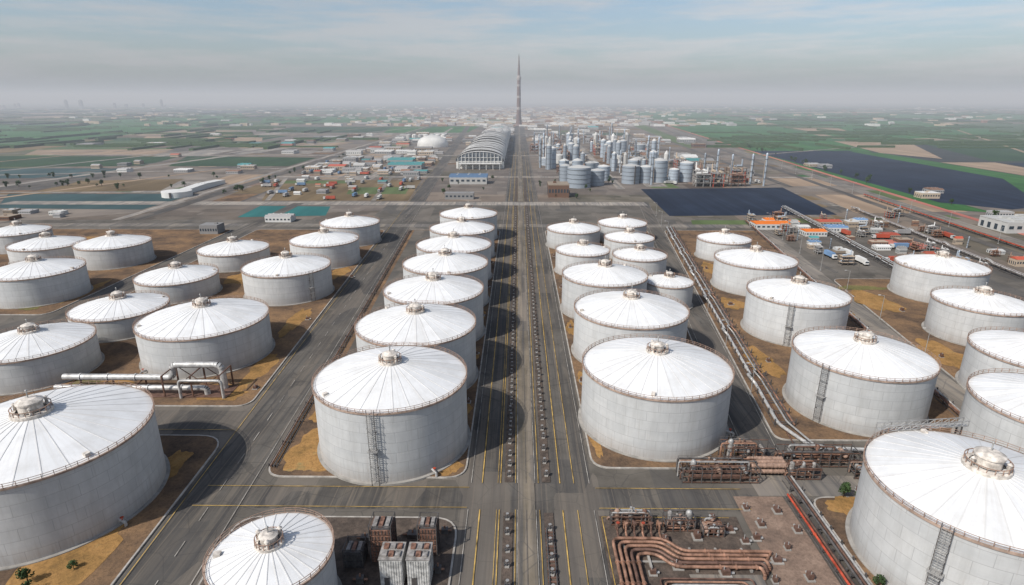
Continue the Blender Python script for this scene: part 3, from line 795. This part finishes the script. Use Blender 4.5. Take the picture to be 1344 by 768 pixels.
# ---------------------------------------------------------------- trees
def crown(n,rad,h0,h1,seed,lobes=9):
    q=random.Random(seed); mb=MB(M['leaf'])
    cs=[(q.uniform(-.55,.55)*rad,q.uniform(-.55,.55)*rad,q.uniform(h0+rad*.3,h1-rad*.2),q.uniform(.35,.6)*rad) for _ in range(lobes)]
    for _ in range(n):
        c=q.choice(cs); d=Vector((q.gauss(0,1),q.gauss(0,1),q.gauss(0,1))).normalized()*c[3]*q.uniform(.6,1.1)
        p=Vector(c[:3])+d; s=rad*q.uniform(.08,.16); u=Vector((q.gauss(0,1),q.gauss(0,1),q.gauss(0,1))).normalized(); w=u.cross(d.normalized()+Vector((.01,0,0))).normalized()
        v=w.cross(u)
        mb.add([p+u*s,p+w*s,p-u*s+v*s*.4,p-w*s],[(0,1,2,3)])
    return mb.mesh('crown')
crs=[crown(420,2.6,1.2,6.5,k) for k in range(3)]
tm=MB(M['bark']); tm.cyl((0,0,0),(0.1,0,2.6),.26,8,r1=.16); tm.cyl((.1,0,2.4),(1.1,.4,4.2),.12,6,r1=.05); tm.cyl((.1,0,2.4),(-.9,.5,4.4),.12,6,r1=.05); tm.cyl((.1,0,2.4),(.1,-1,4.6),.12,6,r1=.05)
tm=tm.mesh('trunk')
tp=[(86,131,.7),(89.5,129,.6),(78.4,96,.55),(77.8,101,.5),(-106,100,.6),(-104,97,.5),(-99,104,.4)]
for k in range(34): tp.append((-720+R.uniform(0,330),R.choice([782,700])+R.gauss(0,9),R.uniform(.5,1.3)))
for k in range(22): tp.append((-322+R.gauss(0,4),620+R.uniform(0,600),R.uniform(.5,1.1)))
for k in range(26):
    y=500+R.uniform(0,900); tp.append((370+.097*y+R.gauss(0,4),y,R.uniform(.6,1.3)))
for k in range(34): tp.append((R.uniform(-115,120),R.uniform(612,770),R.uniform(.5,1.0)))
for x,y,s in tp:
    if -16<x<22 or abs(x-av(y))<14: continue
    T=thing('tree' if y>140 else 'shrub','small bushy green tree on bare ground','tree',(x,y,.1),R.uniform(0,6),'scattered small trees',None,(s,s,s))
    obj('trunk',tm,T); obj('crown',R.choice(crs),T)

# ---------------------------------------------------------------- buildings
def warehouse(wm,rm,bays=3,gable=True):
    mb=MB(M[wm],M[rm],M['glass'])
    mb.box(0,0,0,1,1,.75,0)
    for b in range(bays):
        y0=-.5+b/bays; y1=y0+1/bays; ym=(y0+y1)/2; e=.015
        if gable:
            vs=[(-.5-e,y0+.002,.75),(.5+e,y0+.002,.75),(.5+e,ym,1),(-.5-e,ym,1),(-.5-e,y1-.002,.75),(.5+e,y1-.002,.75)]
            mb.add(vs,[(0,1,2,3),(3,2,5,4),(0,3,4),(1,5,2)],1)
            for k in range(3): mb.box(-.3+k*.3,ym,.98,.05,.03,.07,0)
        else:
            mb.box(0,ym,.752,1.0+e,1/bays-.04,.06,1); mb.box(R.uniform(-.3,.3),ym,.81,.15,.12,.12,0)
    for k in range(7):
        a=-.43+k*.143; mb.box(a,-.502,.3,.08,.006,.22,2); mb.box(a,.502,.3,.08,.006,.22,2)
    for k in range(4): mb.box(-.502,-.36+k*.24,.1,.006,.1,.4,2)
    return mb.mesh('warehouse')
WH=[warehouse('bwhite','bwhite',1),warehouse('bgrey','bwhite',3),warehouse('bwhite','bgrey',2),warehouse('btan','bgrey',1),warehouse('bgrey','bteal',2),warehouse('btan','bwhite',2,False),
    warehouse('bgrey','bgrey',1,False),warehouse('bwhite','bblue',2),warehouse('bbrown','btan',1,False),warehouse('bwhite','borange',1),warehouse('bwhite','bwhite',4,False),warehouse('btan','bred',1),warehouse('bgrey','bbrown',2)]
WL=['white gabled warehouse','grey warehouse with white ridged roof','white warehouse with grey roof','tan shed with grey roof','grey shed with teal roof','tan flat-roofed block','grey flat-roofed block','white shed with blue roof','brown flat-roofed block','white shed with orange roof','white flat-roofed industrial block','tan shed with red roof','grey warehouse with brown roof']
COMMON=[0,1,2,3,5,6,8,12,2,3,6,5,1,12,3,6,8,4,11,10]
occ=[]
def free(x,y,w,d,pad=3):
    if -14-w/2<x<21+w/2: return False
    if abs(x-av(y))<10+w/2: return False
    for yy in (588,800,1110,1840):
        if abs(y-yy)<8+d/2: return False
    for f in (lambda t:-334,lambda t:-350,lambda t:325+.097*t,lambda t:350+.097*t,lambda t:300+.097*t,lambda t:120+(t-690)*.025 if t>690 else 9999,lambda t:325+(t-710)*.063 if t>710 else 9999,lambda t:196+.1*t if t<560 else 9999,lambda t:262+.1*t if t<560 else 9999):
        if abs(x-f(y))<7+w/2: return False
    for a,b,c,e in occ:
        if abs(x-a)<(w+c)/2+pad and abs(y-b)<(d+e)/2+pad: return False
    return True
def put(me,label,name,cat,x,y,w,d,h,rot=0,group='industrial buildings'):
    occ.append((x,y,w,d)); o=thing(name,label,cat,(x,y,0),rot,group,me,(w,d,h)); return o
occ+= [(-58,1325,84,880),(225,612,190,190),(-215,545,90,66),(-490,715,150,115),(-460,600,230,110),(-470,1010,260,170),(345,595,90,120)]
put(WH[9],'low orange-roofed shed beside pipe yard','warehouse','building',205,474,27,15,6)
put(WH[9],'small orange-roofed shed beside pipe yard','warehouse','building',228,448,16,12,5)
put(WH[11],'small red-roofed shed beside pipe yard','warehouse','building',258,486,18,12,5)
put(WH[7],'small blue-roofed shed beside pipe yard','warehouse','building',252,462,16,10,5)
put(WH[10],'long white flat-roofed industrial block','warehouse','building',404,470,44,30,11)
put(WH[8],'brown boxy control building by the avenue','warehouse','building',43,640,22,26,17)
put(WH[7],'glazed low building with blue roof','warehouse','building',-62,742,46,26,11)
put(WH[4],'teal roofed shed near the avenue','warehouse','building',-170,905,50,34,9)
put(WH[4],'teal roofed shed near the avenue','warehouse','building',-190,975,40,36,9)
put(WH[6],'grey flat-roofed block beside avenue','warehouse','building',-62,620,30,12,8)
put(WH[2],'grey roofed shed near tank row','warehouse','building',-205,498,22,12,6)
put(WH[6],'grey flat-roofed block near tank row','warehouse','building',-240,450,14,12,9)
sheet('pavement',[(262,432),(292,432),(298,404),(266,404)],.0895,M['redlot'])
silo_done=[]
mb=MB(M['bwhite']); mb.rev([(34,0),(34,6),(32,12),(26,18),(14,23),(.1,25)],36); thing('dome_hall','low white domed hall among warehouses','building',(-190,1335,0),me=mb.mesh('dome_hall')); occ.append((-190,1335,80,80)); occ.append((-190,1270,60,60))
def zone(x0,x1,y0,y1,n,s0,s1,h0,h1,types=None):
    k=0;t=0
    while k<n and t<n*14:
        t+=1; x=R.uniform(x0,x1);y=R.uniform(y0,y1);w=R.uniform(s0,s1);d=w*R.uniform(.5,1.3)
        if not free(x,y,w,d): continue
        i=R.choice(types or COMMON)
        put(WH[i],WL[i]+' in the industrial district','warehouse','building',x,y,w,d,R.uniform(h0,h1)); k+=1
MIX=[9,11,7,4,2,3,5,0,8]
zone(-300,-115,815,1100,46,8,28,4,9)
zone(-310,-120,615,790,9,5,11,3,5)
zone(-330,-110,1130,1800,46,14,38,5,10)
zone(-560,-365,1120,1800,12,16,36,5,9)
zone(150,318,820,1400,24,12,34,6,14)
zone(30,110,820,1100,6,12,24,8,16)
zone(160,420,1300,2300,36,18,44,6,12)
zone(30,110,1300,2300,14,18,36,8,16)
zone(205,345,335,500,32,4,12,2.5,6,MIX)
zone(-110,-20,1800,2300,10,18,38,8,14)
zone(-640,-365,800,1100,9,9,22,4,7)
zone(-560,-360,500,560,6,6,14,3,5)
zone(395,470,480,1000,5,10,22,5,8)
zone(-1000,-600,1250,1900,5,18,40,4,7)
T=thing('station_hall','long pale hall with arched ribbed metal roof','building',(-58,0,0))
y0,y1,wd=900,1740,74
def arch(t,k): return (wd/2*math.cos(t), 11+ (14+7*k)*math.sin(t))
mb=MB(M['hallroof'],M['bgrey']); ns=48; na=14
for s_ in range(ns):
    ya=y0+(y1-y0)*s_/ns; yb=y0+(y1-y0)*(s_+1)/ns-1.2; bump=.8 if s_%2 else 0
    k=min(1,s_/18)*1.0+.25*math.sin(s_*.5)
    vs=[]
    for yy in (ya,yb):
        for a in range(na+1):
            x,z=arch(pi*a/na,k); vs.append((x,yy,z+bump))
    mb.add(vs,[(a,a+1,na+2+a,na+1+a) for a in range(na)],0,True)
    vs=[(x,yb,z-.6) for x,yb,z in vs[na+1:]]; v2=[(x,yb+1.2,z) for x,_,z in vs]
    mb.add(vs+v2,[(a,a+1,na+2+a,na+1+a) for a in range(na)],1)
obj('roof',mb.mesh('roof'),T)
mb=MB(M['bwhite'],M['glass']); mb.box(0,(y0+y1)/2,0,wd-2,y1-y0-2,11.2,0)
for s_ in range(56):
    yy=y0+10+s_*14.7
    for sx in (-1,1): mb.box(sx*(wd/2-.9),yy,2.5,.4,9,6,1)
obj('wall',mb.mesh('wall'),T)
mb=MB(M['fglass'],M['bwhite']); pts=[arch(pi*a/na,0) for a in range(na+1)]
mb.add([(x*.98,y0+1,z-.6) for x,z in pts],[tuple(range(na+1))],0)
for q in range(13): 
    x=-33+q*5.5; zt=11+14*math.sqrt(max(0,1-(x/37)**2)); mb.box(x,y0-.3,0,.8,1.2,zt-.8,1)
for z in (5,10.5,16): mb.box(0,y0-.2,z,66 if z<12 else 58,.8,.7,1)
mb.box(0,y0-7,8,62,14,.8,1)
for q in range(7): mb.box(-30+q*10,y0-13,0,.9,.9,8,1)
obj('facade',mb.mesh('facade'),T)
T=thing('needle_tower','very tall slender brown needle tower with pale bands','tower',(.5,2410,0))
mb=MB(M['tower'],M['towerl']); pf=[(16,0),(12.5,5),(10.5,12),(9,30),(8.4,60),(8.0,70),(7.6,104),(7.5,112),(7,146),(6.9,154),(6.6,170)]
for i in range(len(pf)-1): mb.rev(pf[i:i+2],24,1 if i in (4,6,8) else 0)
obj('shaft',mb.mesh('shaft'),T)
mb=MB(M['towerl'],M['glass']); mb.rev([(6.6,168),(8.6,172),(8.8,178),(7,183),(5.6,186)],24,0); obj('pod',mb.mesh('pod'),T)
mb=MB(M['tower']); mb.rev([(5.4,185),(4.6,200),(3.8,215),(2.8,232),(1.8,250),(.5,264)],16); obj('spire',mb.mesh('spire'),T)
mb=MB(M['silo'],M['bwhite'],M['dsteel'])
mb.rev([(.5,0),(.5,.9)],28,0); mb.rev([(.5,.9),(.25,.96),(.01,1)],28,1)
for z in (.2,.4,.6,.8): mb.rev([(.505,z),(.515,z),(.515,z+.012),(.505,z+.012)],28,2,smooth=False)
mb.box(.53,0,0,.03,.06,.93,2)
SIL=mb.mesh('silo')
mb=MB(M['bwhite'],M['dsteel']); mb.rev([(.5,0),(.5,.85)],28,0); mb.rev([(.5,.85),(.25,.95),(.01,1)],28,0); mb.box(.52,0,0,.03,.06,.85,1); SIW=mb.mesh('silo')
def silo(x,y,w,h,m=None):
    occ.append((x,y,w,w)); white=(m=='w'); thing('silo','white cylindrical silo with shallow cone roof' if white else 'blue-grey ribbed steel silo with cone roof','silo',(x,y,0),R.uniform(0,6),'process silos and tanks',SIW if white else SIL,(w,w,h))
silo(72,708,28,26); silo(96,725,18,20)
for x,y,w,h in ((60,760,15,22),(76,770,14,28),(93,775,14,24),(60,786,13,26),(110,770,16,20),(140,742,22,24),(160,748,18,22),(178,755,20,30),(196,752,14,18),(150,775,16,28),(214,760,18,26)):
    silo(x,y,w,h)
k=0
for _ in range(900):
    if k>=50: break
    x=R.uniform(32,240);y=R.uniform(820,1280);w=R.choice([R.uniform(5,9),R.uniform(8,14),R.uniform(14,22)])
    if free(x,y,w,w,1): silo(x,y,w,R.uniform(10,40) if w<15 else R.uniform(10,22),R.choice([None,None,'w'])); k+=1
for i in range(7): silo(-285+i*15,1570,13,14,'w')
silo(-369,632,30,7,'w')
put(WH[0],'long low white annex beside round tank','warehouse','building',-372,690,12,90,6)
mb=MB(M['silo'],M['dsteel'],M['btan'])
mb.cyl((0,0,0),(0,0,34),1.7,14,0); mb.rev([(1.7,34),(1.2,35.4),(.1,36)],14,0)
for z in (8,15,22,29): mb.rev([(1.75,z),(2.9,z),(2.9,z+.3),(1.75,z+.3)],14,1,smooth=False)
mb.box(2.4,0,0,.3,.8,33,1); mb.cyl((-3,0,0),(-3,0,26),.4,8,2); mb.cyl((-3,0,26),(0,0,30),.4,8,2)
PC=mb.mesh('process_column')
def punit(ms):
    mb=MB(*[M[a] for a in ms])
    for a in (-8,0,8):
        for b in (-5,5): mb.box(a,b,0,.7,.7,16,0)
    for z in (5,10.5,16): mb.box(0,0,z,17.5,11.5,.5,1)
    for a,b,z in ((-5,0,5.5),(4,-2,5.5),(-3,2,11),(5,1,11),(-5,-2,16.5),(3,2,16.5)): mb.cyl((a-2.5,b,z+1.6),(a+2.5,b,z+1.6),1.4,12,2)
    mb.cyl((6,3,16),(6,3,26),.8,10,2)
    return mb.mesh('process_unit')
PUS=[punit(('dsteel','btan','silo')),punit(('pdark','ppipe','capb')),punit(('steel','greybox','bwhite')),punit(('red','greybox','btan'))]
k=0
for _ in range(3500):
    if k>=125: break
    z_=R.random()
    x,y=(R.uniform(30,250),R.uniform(820,1500)) if z_<.38 else ((R.uniform(200,345),R.uniform(333,570)) if z_<.88 else (R.uniform(110,300),R.uniform(715,800)))
    big=y>600; s=R.uniform(.7,1.3)*(1 if big else .4); q=(18 if not big else 12)*s
    if free(x,y,q,q,.3):
        occ.append((x,y,q,q))
        if k%3==0: thing('process_column','slim steel process column with platforms','process column',(x,y,0),R.uniform(0,6),'process columns',PC,(s*.7,s*.7,s*(.6 if not big else 1)))
        else: thing('process_unit','open steel process frame with vessels','process unit',(x,y,0),R.choice([0,pi/2]),'process units',R.choice(PUS),(s,s,s*.8))
        k+=1
# parked trucks in the yards
def truck(bm):
    mb=MB(M['bwhite'],M[bm],M['tyre'],M['glass'])
    mb.box(0,5.2,.9,2.4,2.2,2.2,0); mb.box(0,6.32,1.9,2.1,.06,.9,3); mb.box(0,5,.7,2.2,2.8,.3,2)
    mb.box(0,-1.2,1.2,2.5,9.6,2.7,1); mb.box(0,-1,.9,1.4,11,.28,2)
    for y in (5,1.6,-3.6,-4.9):
        for x in (-1.05,1.05): mb.cyl((x-.18,y,.5),(x+.18,y,.5),.5,12,2)
    return mb.mesh('parked_truck')
TR=[truck('bwhite'),truck('bblue'),truck('bred'),truck('bgrey')]; k=0
for _ in range(2500):
    if k>=90: break
    x,y=R.choice([(R.uniform(200,340),R.uniform(335,520)),(R.uniform(-320,-110),R.uniform(610,1000)),(R.uniform(130,330),R.uniform(700,900))])
    if free(x,y,4,13,.5):
        occ.append((x,y,4,13)); thing('parked_truck','box truck parked in an industrial yard','truck',(x,y,.09),R.choice([0,0,pi/2,pi])+R.uniform(-.05,.05),'trucks parked in the yards',R.choice(TR)); k+=1
mb=MB(M['steel'],M['bwhite']); mb.cyl((0,0,0),(0,0,12),.16,8,0,r1=.09); mb.cyl((0,0,11.8),(2.2,0,12.3),.08,6,0); mb.box(2.4,0,12.2,1.1,.4,.18,1); mb.box(0,0,0,.7,.7,.5,0)
LM=mb.mesh('street_lamp')
for k in range(9): thing('street_lamp','tall grey street lamp beside road','street lamp',(rr(170+k*42+18)+6,170+k*42+18,.05),pi,'street lamps along the roads',LM)
for k in range(10): thing('street_lamp','tall grey street lamp beside road','street lamp',(308+.097*(360+k*60),360+k*60,.05),0,'street lamps along the roads',LM)
for k in range(8): thing('street_lamp','tall grey street lamp beside road','street lamp',(er(180+k*42)+6.2,180+k*42,.05),pi,'street lamps along the roads',LM)
mb=MB(M['bwhite'],M['bgrey'],M['btan'],M['bbrown'])
for _ in range(1300):
    y=2350+R.random()**1.5*5500
    x=R.gauss(0,.12)*y if R.random()<.8 else R.uniform(-.8,.8)*y
    if abs(x)<18: continue
    w=R.uniform(16,44); mb.box(x,y,0,w,w*R.uniform(.4,1),R.uniform(4,10),R.choice([0,1,1,2,2,3]))
obj('distant_town',mb.mesh('distant_town'),kind='stuff',label='hazy mass of low distant town buildings',category='town')
mb=MB(M['leaf'])
for _ in range(600):
    y=1300+R.random()**1.3*6000; x=R.choice([-1,1])*R.uniform(.3,.95)*y
    if R.random()<.5: mb.box(x,y,0,R.uniform(60,260),7,R.uniform(3,6),0)
    else: mb.box(x,y,0,9,R.uniform(60,260),R.uniform(3,6),0)
obj('distant_hedgerow',mb.mesh('distant_hedgerow'),kind='stuff',label='dark distant hedgerows between the fields',category='hedge')
mb=MB(M['bgrey'],M['glass']); mb.box(0,0,0,1,1,.9,0); mb.box(0,0,.9,.7,.7,.1,0)
for z in range(9): mb.box(0,0,.06+z*.09,1.01,1.01,.03,1)
SK=mb.mesh('tower_block')
for k in range(12):
    y=R.uniform(6400,7600); w=R.uniform(16,30); thing('tower_block','hazy grey high-rise block on the skyline','building',(-y*R.uniform(.55,.88),y,0),0,'distant high-rise blocks',SK,(w,w,R.uniform(30,100)))

# ---------------------------------------------------------------- haze
m=bpy.data.materials.new('haze'); m.use_nodes=True; nt=m.node_tree; nt.nodes.clear()
o_=nt.nodes.new('ShaderNodeOutputMaterial'); v_=nt.nodes.new('ShaderNodeVolumeScatter'); v_.inputs['Density'].default_value=.00024; v_.inputs['Color'].default_value=(.86,.92,1,1); v_.inputs['Anisotropy'].default_value=0
nt.links.new(v_.outputs[0],o_.inputs['Volume'])
mb=MB(m); mb.box(0,10000+220,-5,50000,19500,235); obj('sky_haze',mb.mesh('sky_haze'),kind='structure')

# ---------------------------------------------------------------- light
az=Vector((-.78,-.62)); el=math.radians(44)
sun=bpy.data.lights.new('sun','SUN'); sun.energy=3.9; sun.angle=math.radians(.6); sun.color=(1,.95,.885)
so=bpy.data.objects.new('sun',sun); COL.objects.link(so)
dirv=Vector((az.x*math.cos(el),az.y*math.cos(el),math.sin(el))).normalized()
so.rotation_euler=dirv.to_track_quat('Z','Y').to_euler(); so.location=(-200,-200,300)
w=bpy.data.worlds.new('World'); sc.world=w; w.use_nodes=True; nt=w.node_tree
bg=nt.nodes['Background']; sk=N(nt,'ShaderNodeTexSky'); sk.sky_type='NISHITA'; sk.sun_disc=False
sk.sun_elevation=el; sk.sun_rotation=math.atan2(az.x,az.y); sk.air_density=1.2; sk.dust_density=2.0; sk.ozone_density=2.5
g=N(nt,'ShaderNodeTexCoord'); mp=N(nt,'ShaderNodeMapping'); mp.inputs['Scale'].default_value=(2.2,2.2,20); mp.inputs['Rotation'].default_value=(0,.14,0)
nt.links.new(g.outputs['Generated'],mp.inputs[0])
f=noise(nt,mp.outputs[0],2.1,9,.62)
f=ramp(nt,f,[(.44,0),(.62,1)])
bw=N(nt,'ShaderNodeRGBToBW'); nt.links.new(sk.outputs[0],bw.inputs[0])
cl=mixc(nt,1.0,bw.outputs[0],(1.17,1.17,1.2),'MULTIPLY')
c=mixc(nt,.25,sk.outputs[0],cl)
c=mixc(nt,1.0,c,(.85,.94,1.05),'MULTIPLY')
c=mixc(nt,mth(nt,'MULTIPLY',f,.65),c,cl)
nt.links.new(c,bg.inputs['Color']); bg.inputs['Strength'].default_value=.125
# ---------------------------------------------------------------- camera
cd=bpy.data.cameras.new('camera'); cd.sensor_width=36; cd.lens=770/1344*36; cd.clip_end=60000; cd.clip_start=.5
co=bpy.data.objects.new('camera',cd); COL.objects.link(co); co.location=(0,0,100)
p=math.atan(254/770)
co.rotation_euler=(pi/2-p,0,.01083)
sc.camera=co
